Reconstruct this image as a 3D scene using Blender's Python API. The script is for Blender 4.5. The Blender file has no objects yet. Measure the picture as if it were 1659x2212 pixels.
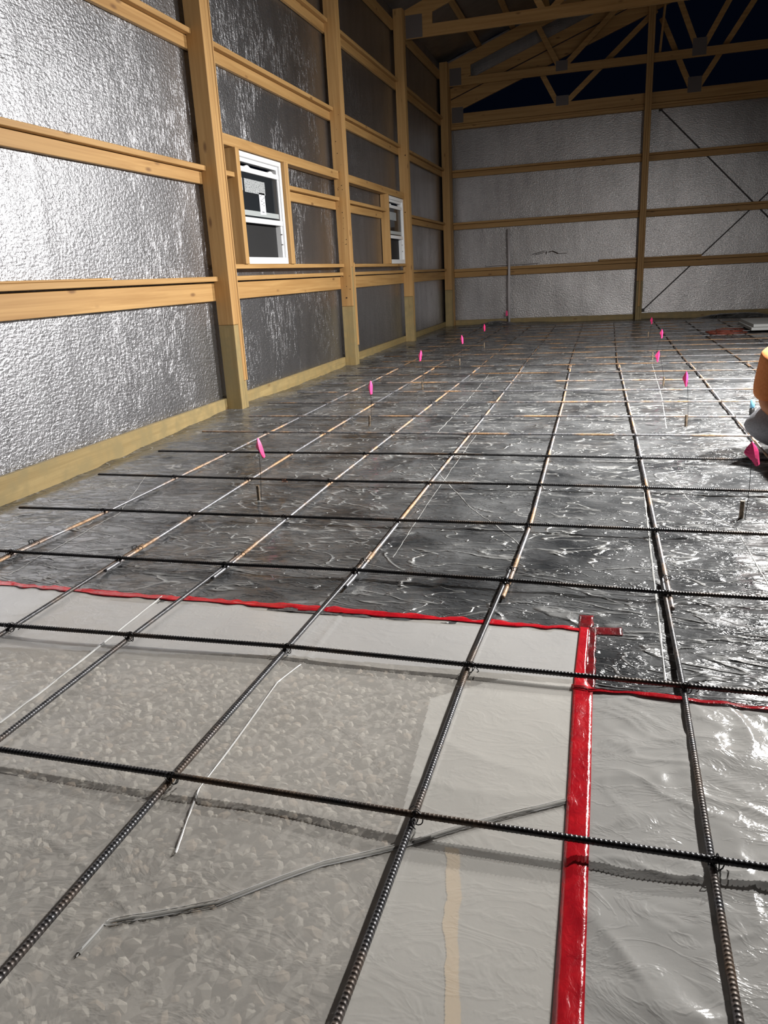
import bpy, bmesh, math, random
import numpy as np
from mathutils import Vector, Matrix
from math import pi, sin, cos

# ------------------------------------------------------------------ camera, world, light
scn = bpy.context.scene
COL = scn.collection
RIGHT = Vector((0.9595881, 0.2768399, -0.0505009))
UP = Vector((-0.0361586, 0.2992674, 0.9534839))
FWD = Vector((-0.2790757, 0.9131258, -0.2971836))
CAM = Vector((0.0, 0.0, 1.0348))
FPX, IW, IH = 1639.82, 1659.0, 2212.0
cd = bpy.data.cameras.new('camera')
cam = bpy.data.objects.new('camera', cd)
COL.objects.link(cam)
cam.matrix_world = Matrix(((RIGHT.x, UP.x, -FWD.x, CAM.x), (RIGHT.y, UP.y, -FWD.y, CAM.y),
                           (RIGHT.z, UP.z, -FWD.z, CAM.z), (0, 0, 0, 1)))
cd.sensor_fit = 'VERTICAL'
cd.sensor_height = 36.0
cd.lens = FPX / IH * 36.0
cd.clip_start = 0.02
scn.camera = cam

w = bpy.data.worlds.new('night_sky')
scn.world = w
w.use_nodes = True
w.node_tree.nodes['Background'].inputs[0].default_value = (0.10, 0.20, 0.55, 1)
w.node_tree.nodes['Background'].inputs[1].default_value = 0.004

def area(name, loc, target, size, power, color):
    l = bpy.data.lights.new(name, 'AREA')
    l.shape = 'DISK'; l.size = size; l.energy = power; l.color = color
    o = bpy.data.objects.new(name, l); COL.objects.link(o)
    o.location = loc
    o.rotation_euler = (Vector(target) - Vector(loc)).to_track_quat('-Z', 'Y').to_euler()
    return o
area('work_light', (2.0, 7.3, 2.5), (0.7, 6.6, 0.0), 0.14, 270, (1.0, 0.98, 0.95))
area('second_work_light', (1.75, 4.65, 2.40), (0.62, 4.95, 0.0), 0.12, 270, (1.0, 0.98, 0.95))


scn.view_settings.view_transform = 'Standard'
scn.view_settings.look = 'None'
scn.view_settings.gamma = 1.0
scn.view_settings.use_curve_mapping = False
scn.view_settings.exposure = 0.55

rnd = random.Random(7)

def at(px, py, z):
    """photo pixel -> point on the horizontal plane z"""
    d = RIGHT * ((px - IW / 2) / FPX) + UP * ((IH / 2 - py) / FPX) + FWD
    t = (z - CAM.z) / d.z
    return CAM + d * t

# ------------------------------------------------------------------ materials
def new_mat(name):
    m = bpy.data.materials.new(name); m.use_nodes = True
    nt = m.node_tree
    return m, nt, nt.nodes['Principled BSDF']

def N(nt, kind, **kw):
    n = nt.nodes.new(kind)
    for k, v in kw.items():
        if isinstance(k, str) and hasattr(n, k): setattr(n, k, v)
    return n

def L(nt, a, b): nt.links.new(a, b)

def mapped(nt, scale, rand=True, rot=(0, 0, 0)):
    tc = N(nt, 'ShaderNodeTexCoord'); mp = N(nt, 'ShaderNodeMapping')
    mp.inputs['Scale'].default_value = scale
    mp.inputs['Rotation'].default_value = rot
    L(nt, tc.outputs['Object'], mp.inputs['Vector'])
    if rand:
        oi = N(nt, 'ShaderNodeObjectInfo'); mu = N(nt, 'ShaderNodeMath', operation='MULTIPLY')
        mu.inputs[1].default_value = 37.0
        L(nt, oi.outputs['Random'], mu.inputs[0]); L(nt, mu.outputs[0], mp.inputs['Location'])
    return mp.outputs[0]

def ramp(nt, src, stops):
    r = N(nt, 'ShaderNodeValToRGB')
    el = r.color_ramp.elements
    while len(el) < len(stops): el.new(0.5)
    for e, (p, c) in zip(el, stops):
        e.position = p; e.color = (*c, 1) if len(c) == 3 else c
    L(nt, src, r.inputs[0])
    return r.outputs[0]

def noise(nt, vec, scale, detail=4, rough=0.55, dist=0.0):
    n = N(nt, 'ShaderNodeTexNoise')
    n.inputs['Scale'].default_value = scale; n.inputs['Detail'].default_value = detail
    n.inputs['Roughness'].default_value = rough; n.inputs['Distortion'].default_value = dist
    L(nt, vec, n.inputs['Vector'])
    return n.outputs[0]

def mixc(nt, fac, a, b, mode='MIX'):
    m = N(nt, 'ShaderNodeMix'); m.data_type = 'RGBA'; m.blend_type = mode
    for s, v in ((m.inputs[0], fac), (m.inputs[6], a), (m.inputs[7], b)):
        if hasattr(v, 'type') and hasattr(v, 'node'): L(nt, v, s)
        elif isinstance(v, (int, float)): s.default_value = v
        else: s.default_value = (*v, 1)
    return m.outputs[2]

def math_(nt, op, a, b=None, c=None):
    m = N(nt, 'ShaderNodeMath', operation=op)
    for s, v in zip(m.inputs, (a, b, c)):
        if v is None: continue
        if hasattr(v, 'node'): L(nt, v, s)
        else: s.default_value = v
    return m.outputs[0]

def bump(nt, bsdf, h, strength, dist, prev=None):
    b = N(nt, 'ShaderNodeBump'); b.inputs['Strength'].default_value = strength
    b.inputs['Distance'].default_value = dist
    L(nt, h, b.inputs['Height'])
    if prev is not None: L(nt, prev, b.inputs['Normal'])
    if bsdf is not None: L(nt, b.outputs[0], bsdf.inputs['Normal'])
    return b.outputs[0]

def wood(name, axis, dark, light, treated=False):
    m, nt, b = new_mat(name)
    s = {'x': (0.9, 26, 26), 'y': (26, 0.9, 26), 'z': (26, 26, 0.9)}[axis]
    v = mapped(nt, s)
    n = noise(nt, v, 1.0, 5, 0.6, 0.6)
    col = ramp(nt, n, [(0.30, dark), (0.52, tuple((a + c) / 2 for a, c in zip(dark, light))), (0.72, light)])
    s2 = {'x': (2.2, 6, 6), 'y': (6, 2.2, 6), 'z': (6, 6, 2.2)}[axis]
    v2 = mapped(nt, s2)
    n2 = noise(nt, v2, 0.7, 2)
    col = mixc(nt, math_(nt, 'MULTIPLY', n2, 0.55), col, tuple(c * 0.72 for c in light))
    # knots
    vo = N(nt, 'ShaderNodeTexVoronoi'); vo.inputs['Scale'].default_value = 1.15
    L(nt, v2, vo.inputs['Vector'])
    k = ramp(nt, vo.outputs['Distance'], [(0.05, (1, 1, 1)), (0.13, (0, 0, 0))])
    col = mixc(nt, math_(nt, 'MULTIPLY', k, 0.75), col, (0.13, 0.055, 0.018))
    if treated:
        v3 = mapped(nt, (9, 9, 9)); n3 = noise(nt, v3, 1, 4)
        col = mixc(nt, ramp(nt, n3, [(0.42, (0, 0, 0)), (0.62, (1, 1, 1))]), col, (0.25, 0.19, 0.085))
    L(nt, col, b.inputs['Base Color'])
    b.inputs['Roughness'].default_value = 0.62
    bump(nt, b, n, 0.25, 0.002)
    return m

WD, WL = (0.32, 0.16, 0.045), (0.55, 0.33, 0.125)
WOOD = {a: wood('pine_' + a, a, WD, WL) for a in 'xyz'}
TRE = {a: wood('treated_pine_' + a, a, (0.22, 0.15, 0.055), (0.40, 0.295, 0.13), True) for a in 'xyz'}

def foil(name, vert, rough, base, metallic=1.0, gain=1.0, wrk=0.38):
    """vert = the two object axes: horizontal axis letter of the wall"""
    m, nt, b = new_mat(name)
    sc = {'y': (1, 1, 1), 'x': (1, 1, 1)}[vert]
    tc = N(nt, 'ShaderNodeTexCoord')
    def mp(scale, rot=(0, 0, 0)):
        q = N(nt, 'ShaderNodeMapping'); q.inputs['Scale'].default_value = scale
        q.inputs['Rotation'].default_value = rot
        L(nt, tc.outputs['Object'], q.inputs['Vector']); return q.outputs[0]
    h1 = noise(nt, mp((16, 16, 80)), 1.0, 2, 0.5)      # fine horizontal ripple
    h2 = noise(nt, mp((42, 42, 50)), 1.0, 3, 0.6, 0.5)                                    # pebbled dents
    rot = (0.32, 0, 0) if vert == 'y' else (0, 0.3, 0)
    v3 = mp((34, 34, 9), rot)
    h3 = noise(nt, v3, 1.0, 4, 0.6, 0.8)                                                  # vertical wrinkles
    wr = ramp(nt, h3, [(0.54, (0, 0, 0)), (0.60, (1, 1, 1)), (0.63, (0.1, 0.1, 0.1)), (0.70, (0, 0, 0))])
    h4 = noise(nt, mp((2.3, 2.3, 1.4)), 1.0, 2)
    patch = ramp(nt, h4, [(0.46, (0, 0, 0)), (0.62, (1, 1, 1))])
    b1 = bump(nt, None, h1, 0.45 * gain, 0.005)
    b2 = bump(nt, None, h2, 0.75 * gain, 0.007, b1)
    bump(nt, b, math_(nt, 'MULTIPLY', wr, patch), wrk * gain, 0.010, b2)
    st = noise(nt, mp((5, 5, 1.2)), 1.0, 4)
    col = mixc(nt, ramp(nt, st, [(0.35, (0, 0, 0)), (0.7, (1, 1, 1))]), base, tuple(c * 0.80 for c in base))
    L(nt, col, b.inputs['Base Color'])
    b.inputs['Metallic'].default_value = metallic
    b.inputs['Roughness'].default_value = rough
    return m
FOIL_L = foil('foil_insulation_left', 'y', 0.38, (0.45, 0.45, 0.47))
FOIL_B = foil('foil_insulation_back', 'x', 0.38, (0.42, 0.405, 0.405), 0.97, 0.8, 0.10)
FOIL_R = foil('foil_insulation_roof', 'x', 0.42, (0.36, 0.34, 0.33), 0.95, 0.5, 0.1)

def plain(name, col, rough=0.5, metal=0.0, spec=0.5, **kw):
    m, nt, b = new_mat(name)
    b.inputs['Base Color'].default_value = (*col, 1)
    b.inputs['Roughness'].default_value = rough
    b.inputs['Metallic'].default_value = metal
    b.inputs['Specular IOR Level'].default_value = spec
    for k, v in kw.items(): b.inputs[k.replace('_', ' ')].default_value = v
    return m

def grainy(name, c1, c2, rough, scale, metal=0.0, bmp=0.2):
    m, nt, b = new_mat(name)
    n = noise(nt, mapped(nt, (1, 1, 1)), scale, 4)
    L(nt, ramp(nt, n, [(0.35, c1), (0.65, c2)]), b.inputs['Base Color'])
    b.inputs['Roughness'].default_value = rough; b.inputs['Metallic'].default_value = metal
    bump(nt, b, n, bmp, 0.002)
    return m

def steel_mat(name='rebar_steel', g=1.0, lo=0.44):
    m, nt, b = new_mat(name)
    n = noise(nt, mapped(nt, (3.0, 3.0, 3.0)), 1.0, 5, 0.6)
    rust = ramp(nt, n, [(lo, (0, 0, 0)), (lo + 0.14, (1, 1, 1))])
    n2 = noise(nt, mapped(nt, (60, 60, 60)), 1.0, 3)
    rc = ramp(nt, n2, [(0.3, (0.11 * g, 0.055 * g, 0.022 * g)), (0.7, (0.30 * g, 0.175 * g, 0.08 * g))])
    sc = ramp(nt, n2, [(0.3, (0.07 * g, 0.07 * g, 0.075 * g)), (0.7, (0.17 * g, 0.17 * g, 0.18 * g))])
    L(nt, mixc(nt, math_(nt, 'MULTIPLY', rust, 0.85), sc, rc), b.inputs['Base Color'])
    L(nt, math_(nt, 'MULTIPLY_ADD', rust, -0.55, 0.6), b.inputs['Metallic'])
    L(nt, math_(nt, 'MULTIPLY_ADD', rust, 0.2, 0.38), b.inputs['Roughness'])
    bump(nt, b, n2, 0.2, 0.001)
    return m
STEEL = steel_mat()
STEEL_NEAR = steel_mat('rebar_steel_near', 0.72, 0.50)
STEEL_SHADED = steel_mat('rebar_steel_shaded', 0.45, 0.50)  # darker copy: unlit side of the near cross bars put into the colour
STEEL_LIT = steel_mat('rebar_steel_lit', 2.3, 0.47)  # brighter copy: lamplight on the middle bars put into the colour

def film_alpha(nt, b, fac, out):
    tr = N(nt, 'ShaderNodeBsdfTransparent'); mx = N(nt, 'ShaderNodeMixShader')
    if hasattr(fac, 'node'): L(nt, fac, mx.inputs[0])
    else: mx.inputs[0].default_value = fac
    L(nt, tr.outputs[0], mx.inputs[1]); L(nt, b.outputs[0], mx.inputs[2])
    L(nt, mx.outputs[0], nt.nodes['Material Output'].inputs['Surface'])

def black_film():
    m, nt, b = new_mat('black_poly_film')
    n = noise(nt, mapped(nt, (3, 3, 3), False), 1.0, 5, 0.6, 0.3)
    base = ramp(nt, n, [(0.35, (0.030, 0.032, 0.035)), (0.68, (0.14, 0.143, 0.146))])
    L(nt, math_(nt, 'MULTIPLY_ADD', n, 0.28, 0.10), b.inputs['Roughness'])
    b.inputs['Specular IOR Level'].default_value = 0.5
    b.inputs['Coat Weight'].default_value = 0.15
    b.inputs['Coat Roughness'].default_value = 0.07
    h = noise(nt, mapped(nt, (6, 20, 9), False, (0, 0, .12)), 1.0, 4, 0.6, 0.5)
    r = ramp(nt, h, [(0.44, (0, 0, 0)), (0.5, (1, 1, 1)), (0.56, (0, 0, 0))])
    g = noise(nt, mapped(nt, (1.8, 5.0, 5), False, (0, 0, 0.35)), 1.0, 3, 0.5, 0.7)
    r2 = ramp(nt, g, [(0.482, (0, 0, 0)), (0.5, (1, 1, 1)), (0.505, (0.75, .75, .75)), (0.518, (0, 0, 0))])
    g3 = noise(nt, mapped(nt, (2.6, 7, 5), False, (0, 0, -0.5)), 1.0, 2, 0.5, 0.7)
    r3 = ramp(nt, g3, [(0.487, (0, 0, 0)), (0.5, (1, 1, 1)), (0.513, (0, 0, 0))])
    # glints along the creases painted into the film's base colour
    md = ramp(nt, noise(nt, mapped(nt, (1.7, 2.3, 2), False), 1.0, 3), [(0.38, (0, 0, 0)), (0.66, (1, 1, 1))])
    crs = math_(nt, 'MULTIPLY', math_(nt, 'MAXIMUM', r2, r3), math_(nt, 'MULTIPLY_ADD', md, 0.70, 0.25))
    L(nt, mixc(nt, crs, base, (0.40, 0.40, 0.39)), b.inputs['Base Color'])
    h2 = noise(nt, mapped(nt, (70, 110, 70), False), 1.0, 2, 0.5, 0.5)
    a = bump(nt, None, r, 0.55, 0.006)
    a = bump(nt, None, r2, 0.65, 0.014, a)
    a = bump(nt, None, r3, 0.6, 0.010, a)
    bump(nt, b, h2, 0.20, 0.004, a)
    return m

def clear_film(name, fac, tint, rough=0.16, bs=0.35):
    m, nt, b = new_mat(name)
    b.inputs['Base Color'].default_value = (*tint, 1)
    b.inputs['Roughness'].default_value = rough
    b.inputs['Specular IOR Level'].default_value = 0.8
    h = noise(nt, mapped(nt, (7, 12, 7), False), 1.0, 4, 0.6, 1.0)
    r = ramp(nt, h, [(0.44, (0, 0, 0)), (0.5, (1, 1, 1)), (0.56, (0, 0, 0))])
    h2 = noise(nt, mapped(nt, (120, 120, 120), False), 1.0, 2)
    a = bump(nt, None, r, bs, 0.004)
    bump(nt, b, h2, 0.10, 0.002, a)
    n = noise(nt, mapped(nt, (2.6, 2.6, 2.6), False), 1.0, 3)
    film_alpha(nt, b, math_(nt, 'MULTIPLY_ADD', n, 0.25, fac - 0.12), None)
    return m
BLACK = black_film()
CLEAR = clear_film('clear_poly_film', 0.47, (0.84, 0.80, 0.74), 0.17, 0.10)
MILKY = clear_film('milky_poly_film', 0.80, (0.40, 0.43, 0.49), 0.2, 0.10)
WHITE = clear_film('white_poly_film', 0.86, (0.62, 0.62, 0.60), 0.25, 0.10)
RIGHTF = clear_film('wrinkled_poly_film', 0.82, (0.52, 0.51, 0.49), 0.11, 0.16)

def tape_mat():
    m, nt, b = new_mat('red_seam_tape')
    n = noise(nt, mapped(nt, (25, 25, 25), False), 1.0, 3)
    L(nt, ramp(nt, n, [(0.3, (0.42, 0.004, 0.014)), (0.7, (0.66, 0.012, 0.022))]), b.inputs['Base Color'])
    b.inputs['Roughness'].default_value = 0.22
    h = noise(nt, mapped(nt, (50, 30, 50), False), 1.0, 4, 0.6, 0.8)
    bump(nt, b, h, 0.5, 0.004)
    film_alpha(nt, b, 0.90, None)
    return m
TAPE = tape_mat()
TAPE2 = TAPE.copy(); TAPE2.name = 'red_seam_tape_thin'
TAPE2.node_tree.nodes['Color Ramp'].color_ramp.elements[0].color = (0.10, 0.004, 0.006, 1)
TAPE2.node_tree.nodes['Color Ramp'].color_ramp.elements[1].color = (0.34, 0.008, 0.014, 1)
for nd in TAPE2.node_tree.nodes:
    if nd.type == 'MIX_SHADER': nd.inputs[0].default_value = 0.55
GRAVEL = grainy('gravel_base', (0.20, 0.185, 0.165), (0.38, 0.355, 0.32), 0.9, 45, 0, 0.6)
STONE = []
for i, c in enumerate([(0.50, 0.47, 0.41), (0.38, 0.355, 0.31), (0.60, 0.56, 0.49), (0.30, 0.27, 0.24), (0.44, 0.36, 0.28)]):
    STONE.append(grainy('limestone_%s' % 'abcde'[i], tuple(x * 0.8 for x in c), c, 0.85, 80))
VINYL = plain('white_vinyl', (0.78, 0.79, 0.80), 0.35)
VINYL2 = plain('grey_film_strip', (0.42, 0.45, 0.45), 0.4)
METALP = plain('galvanised_plate', (0.15, 0.13, 0.125), 0.65, 0.3)
DARKM = plain('dark_steel', (0.03, 0.025, 0.025), 0.5, 0.5)
WIRE = plain('black_tie_wire', (0.012, 0.012, 0.014), 0.45, 0.6)
PVC = plain('white_pvc', (0.60, 0.57, 0.58), 0.4)
PINK = plain('pink_flag_vinyl', (1.0, 0.06, 0.25), 0.45)
b_ = PINK.node_tree.nodes['Principled BSDF']
b_.inputs['Transmission Weight'].default_value = 0.0
SCREEN = plain('dark_insect_screen', (0.012, 0.012, 0.013), 0.7)
m_, nt_, b_ = new_mat('window_glass')
b_.inputs['Base Color'].default_value = (0.03, 0.035, 0.04, 1)
b_.inputs['Roughness'].default_value = 0.06
film_alpha(nt_, b_, 0.45, None)
GLASS = m_
def paper(name, tone, sy, sz):
    m, nt, b = new_mat(name)
    n = noise(nt, mapped(nt, (1, sy, sz)), 1.0, 1, 0.4)
    L(nt, ramp(nt, n, [(0.48, tone), (0.60, tuple(c * 0.45 for c in tone))]), b.inputs['Base Color'])
    b.inputs['Roughness'].default_value = 0.7
    return m
PAPER = paper('printed_sheet', (0.42, 0.44, 0.45), 60, 160)
PAPERW = plain('white_label', (0.74, 0.76, 0.80), 0.6)
INK = plain('label_ink', (0.05, 0.05, 0.06), 0.7)
HOLE = plain('dark_knot', (0.03, 0.012, 0.004), 0.8)

# ------------------------------------------------------------------ mesh builders
def build(name, verts, faces, mat, parent=None, smooth=False):
    me = bpy.data.meshes.new(name)
    me.from_pydata([tuple(v) for v in verts], [], faces)
    me.materials.append(mat)
    if smooth:
        me.polygons.foreach_set('use_smooth', [True] * len(me.polygons))
    me.update()
    o = bpy.data.objects.new(name, me); COL.objects.link(o)
    if parent is not None: o.parent = parent
    return o

def tag(o, label=None, cat=None, group=None, kind=None):
    if label: o['label'] = label
    if cat: o['category'] = cat
    if group: o['group'] = group
    if kind: o['kind'] = kind
    return o

def empty(name, label=None, cat=None, group=None, kind=None, loc=(0, 0, 0)):
    o = bpy.data.objects.new(name, None); COL.objects.link(o)
    o.empty_display_size = 0.1; o.location = loc
    return tag(o, label, cat, group, kind)

BOXF = [(0, 1, 3, 2), (4, 6, 7, 5), (0, 4, 5, 1), (2, 3, 7, 6), (0, 2, 6, 4), (1, 5, 7, 3)]
class MB:
    def __init__(s): s.v = []; s.f = []
    def add(s, vs, fs):
        k = len(s.v); s.v += [Vector(v) for v in vs]; s.f += [tuple(i + k for i in f) for f in fs]; return s
    def box(s, x0, x1, y0, y1, z0, z1):
        return s.add([(x, y, z) for x in (x0, x1) for y in (y0, y1) for z in (z0, z1)], BOXF)
    def bar(s, p0, p1, wv, hv):
        """beam from p0 to p1, full cross-section vectors wv, hv (centred)"""
        p0, p1, wv, hv = map(Vector, (p0, p1, wv, hv))
        return s.add([p + a * wv / 2 + b * hv / 2 for p in (p0, p1) for a in (-1, 1) for b in (-1, 1)], BOXF)
    def tube(s, pts, r, n=6, cap=True):
        pts = [Vector(p) for p in pts]; k = len(s.v)
        rs = r if isinstance(r, (list, tuple)) else [r] * len(pts)
        up = Vector((0, 0, 1)); prev = None
        for i, p in enumerate(pts):
            t = (pts[min(i + 1, len(pts) - 1)] - pts[max(i - 1, 0)]).normalized()
            if prev is None:
                a = t.cross(up if abs(t.z) < 0.9 else Vector((1, 0, 0))).normalized()
            else:
                a = (prev - t * prev.dot(t)).normalized()
            prev = a; b = t.cross(a)
            for j in range(n):
                q = 2 * pi * j / n
                s.v.append(p + (a * cos(q) + b * sin(q)) * rs[i])
        for i in range(len(pts) - 1):
            for j in range(n):
                s.f.append((k + i * n + j, k + i * n + (j + 1) % n, k + (i + 1) * n + (j + 1) % n, k + (i + 1) * n + j))
        if cap:
            s.f.append(tuple(k + j for j in range(n))[::-1])
            s.f.append(tuple(k + (len(pts) - 1) * n + j for j in range(n)))
        return s
    def obj(s, name, mat, parent=None, smooth=False, bevel=0.0):
        o = build(name, s.v, s.f, mat, parent, smooth)
        if bevel > 0:
            bm = bmesh.new(); bm.from_mesh(o.data)
            bmesh.ops.bevel(bm, geom=list(bm.edges), offset=bevel, segments=1, affect='EDGES')
            bm.to_mesh(o.data); bm.free()
        return o

def lumber(name, x0, x1, y0, y1, z0, z1, axis, label=None, cat='board', group=None, parent=None, mats=None, bevel=0.003):
    o = MB().box(x0, x1, y0, y1, z0, z1).obj(name, (mats or WOOD)[axis], parent, False, bevel)
    if parent is None: tag(o, label, cat, group)
    return o

# ------------------------------------------------------------------ noise for the sheets (numpy)
def _hash(ix, iy, seed):
    h = (ix.astype(np.int64) * 374761393 + iy.astype(np.int64) * 668265263 + seed * 1442695041) & 0x7fffffff
    h = ((h ^ (h >> 13)) * 1274126177) & 0x7fffffff
    return ((h ^ (h >> 16)) & 0xffff) / 65535.0
def vnoise(x, y, seed):
    ix = np.floor(x); iy = np.floor(y); fx = x - ix; fy = y - iy
    fx = fx * fx * fx * (fx * (fx * 6 - 15) + 10); fy = fy * fy * fy * (fy * (fy * 6 - 15) + 10)
    a = _hash(ix, iy, seed); b = _hash(ix + 1, iy, seed); c = _hash(ix, iy + 1, seed); d = _hash(ix + 1, iy + 1, seed)
    return (a * (1 - fx) + b * fx) * (1 - fy) + (c * (1 - fx) + d * fx) * fy
def ridge(x, y, seed, k=7, warp=0.8):
    wx = x + warp * (vnoise(x * 0.7, y * 0.7, seed + 11) - 0.5) * 2
    wy = y + warp * (vnoise(x * 0.7 + 9, y * 0.7 + 4, seed + 12) - 0.5) * 2
    n = 0.65 * vnoise(wx, wy, seed) + 0.35 * vnoise(wx * 2.1, wy * 2.1, seed + 1)
    return (1 - np.abs(2 * n - 1)) ** k
def segdist(x, y, pts):
    d = np.full(x.shape, 1e9)
    for (ax, ay), (bx, by) in zip(pts, pts[1:]):
        vx, vy = bx - ax, by - ay; L2 = vx * vx + vy * vy
        t = np.clip(((x - ax) * vx + (y - ay) * vy) / L2, 0, 1)
        d = np.minimum(d, np.hypot(x - ax - t * vx, y - ay - t * vy))
    return d
EDGE_Y = [0, 3.2, 4.3, 5.1, 5.8, 6.3, 7.4, 9.0, 11.2, 12.2, 12.8, 14.2, 15.4]
EDGE_Z = [-.055, -.055, -.046, -.015, .004, .0, -.025, -.008, .01, .03, .06, .03, .05]
def H_black(x, y):
    h = 0.0045 * ridge(x * 2.0, y * 2.6, 3) + 0.0032 * ridge(x * 4.5 + y, y * 6.5, 21) + 0.0022 * ridge(x * 9, y * 14 - x * 3, 5, 5)
    h += 0.004 * ridge(x * 1.1 + y * .5, y * 1.9 - x * .4, 31, 14, 0.5)
    h *= 0.8 + 0.7 * vnoise(x * .8, y * .8, 8)
    far = np.clip((y - 5.5) / 5, 0, 1)
    h *= 1 + 1.6 * far
    h += 0.010 * np.exp(-(segdist(x, y, [(.17, 4.6), (.172, 3.5), (.165, 1.85)]) / .013) ** 2) * .35
    for (sx, sy) in STAKES:
        h += 0.010 * np.exp(-((x - sx) ** 2 + (y - sy) ** 2) / .05 ** 2)
    t = np.clip((-2.84 - x) / 0.29, 0, 1); t = t * t * (3 - 2 * t)
    e = np.interp(y, EDGE_Y, EDGE_Z) + 0.012 * (vnoise(y * 6, y * 0, 9) - .5)
    h = h * (1 - .5 * t) + e * t
    tb = np.clip((y - 15.0) / 0.35, 0, 1); tb = tb * tb * (3 - 2 * tb)
    eb = -0.005 + 0.028 * vnoise(x * 1.3, x * 0, 4)
    bunch = 0.075 * np.exp(-((x + 2.15) / .28) ** 2) * np.exp(-((y - 15.2) / .16) ** 2) + 0.07 * np.exp(-((x - 2.1) / .55) ** 4) * np.exp(-((y - 15.15) / .2) ** 2)
    tb = tb + 0 * tb; eb = eb + bunch / np.maximum(tb, .08)
    return 0.002 + np.where(h > 0, 0.0115 * np.tanh(h / 0.0115), h) + tb * eb
CRE = [([(-1.443, 1.318), (-1.442, 1.526), (-1.469, 2.112)], .0045, .006),
       ([(-.756, 1.009), (-.809, 1.191), (-.822, 1.636), (-.799, 1.742), (-.80, 2.09)], .0042, .006),
       ([(-.797, .777), (-.79, .841), (-.622, .921), (-.472, 1.05), (-.351, 1.126), (-.242, 1.202), (-.047, 1.321)], .0045, .007),
       ([(-1.05, 1.0), (-.86, .93), (-.74, .86)], .003, .006)]
def H_left(x, y):
    h = 0.0022 * ridge(x * 1.8, y * 1.6, 41, 9) + 0.0006 * ridge(x * 6, y * 5, 43, 6)
    for pts, a, wd in CRE:
        h += a * np.exp(-(segdist(x, y, pts) / (wd * .7)) ** 2)
    return 0.0035 + 0.008 * vnoise(x * 3.1, y * 3.7, 77) + h * .8
def H_right(x, y):
    h = 0.008 * ridge(x * 3.2 + y * .6, y * 4.2 - x * 1.2, 51, 3, 1.3) + 0.0035 * ridge(x * 8, y * 9, 53, 4, 1.0)
    h += 0.0005 * ridge(x * 22, y * 22, 54, 3)
    d = np.clip((x + .03) / .1, 0, 1)
    return 0.0075 + h * (0.25 + .75 * d)
def H_any(x, y):
    x = np.asarray(x, float); y = np.asarray(y, float)
    inl = (x < -0.035) & (y < TY(x)); inr = (x >= -0.035) & (y < TY2(x))
    return np.where(inl, H_left(x, y), np.where(inr, H_right(x, y), H_black(x, y)))
def TY(x): return np.interp(x, [-3.2, -2.16, -1.56, -1.14, -.67, -.27, -.06], [2.09, 2.095, 2.095, 2.11, 2.105, 2.10, 2.10])
def TY2(x): return np.interp(x, [-.07, .12, .2, .39, 1.2, 2.0], [1.762, 1.757, 1.748, 1.751, 1.745, 1.74])
STAKES = [(-1.635, 3.259), (-1.642, 5.115), (-1.657, 6.845), (-1.654, 8.676), (-1.681, 10.644),
          (.537, 3.241), (.479, 5.155), (.444, 6.937), (.44, 8.914), (.50, 11.606)]

def grid_sheet(name, xs, ys, hf, mask, mat, parent=None):
    X, Y = np.meshgrid(xs, ys); Z = hf(X, Y)
    nx, ny = len(xs), len(ys)
    idx = np.arange(nx * ny).reshape(ny, nx)
    q = np.stack([idx[:-1, :-1], idx[:-1, 1:], idx[1:, 1:], idx[1:, :-1]], -1).reshape(-1, 4)
    cx = (X[:-1, :-1] + X[1:, 1:]) / 2; cy = (Y[:-1, :-1] + Y[1:, 1:]) / 2
    q = q[mask(cx, cy).reshape(-1)]
    used = np.unique(q); remap = np.full(nx * ny, -1); remap[used] = np.arange(len(used))
    V = np.stack([X.ravel(), Y.ravel(), Z.ravel()], -1)[used]; q = remap[q]
    me = bpy.data.meshes.new(name)
    me.vertices.add(len(V)); me.vertices.foreach_set('co', V.ravel())
    me.loops.add(len(q) * 4); me.loops.foreach_set('vertex_index', q.ravel().astype(np.int32))
    me.polygons.add(len(q)); me.polygons.foreach_set('loop_start', np.arange(0, len(q) * 4, 4, dtype=np.int32))
    me.polygons.foreach_set('use_smooth', np.ones(len(q), dtype=bool))
    me.update(calc_edges=True); me.materials.append(mat)
    o = bpy.data.objects.new(name, me); COL.objects.link(o)
    if parent: o.parent = parent
    return o

# ------------------------------------------------------------------ setting: ground, walls, roof
floor = MB().box(-3.3, 8.1, -4.0, 15.6, -0.30, -0.100).obj('floor', GRAVEL); tag(floor, kind='structure')
bed = grid_sheet('gravel_bed', np.linspace(-3.14, 1.6, 120), np.linspace(-.6, 2.5, 90),
                 lambda x, y: -0.024 + 0.004 * vnoise(x * 30, y * 30, 2), lambda x, y: x > -9, GRAVEL, floor)

XF = -3.178; YB = 15.44; ROOF0, SL, XR = 4.62, 0.35, 2.4
def wall_grid(name, fn, us, vs, mat):
    vv = [fn(u, v) for v in vs for u in us]; n = len(us)
    ff = [(j * n + i, j * n + i + 1, (j + 1) * n + i + 1, (j + 1) * n + i) for j in range(len(vs) - 1) for i in range(n - 1)]
    return build(name, vv, ff, mat, None, True)
def fl(y, z):   # gentle bellies in the foil blanket, and a taped vertical lap every 1.22 m
    d = 0.002 * sin(y * 5.1 + sin(z * 2)) * sin(z * 3.3 + y)
    k = (y - 3.87) % 1.83
    d += 0.0035 * math.exp(-((k - .1) / .03) ** 2) if y < 5.6 else 0.003 * math.exp(-((k - .1) / .03) ** 2)
    return XF - 0.006 + d
us = np.arange(-4.0, 15.45, 0.04); vs = [-.12 + i * 0.12 for i in range(41)]
HOLES = [(6.42, 7.33, 1.21, 2.10), (11.07, 11.91, 1.21, 2.10)]
vv = [(fl(u, v), u, v) for v in vs for u in us]; n_ = len(us); ff = []
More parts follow.
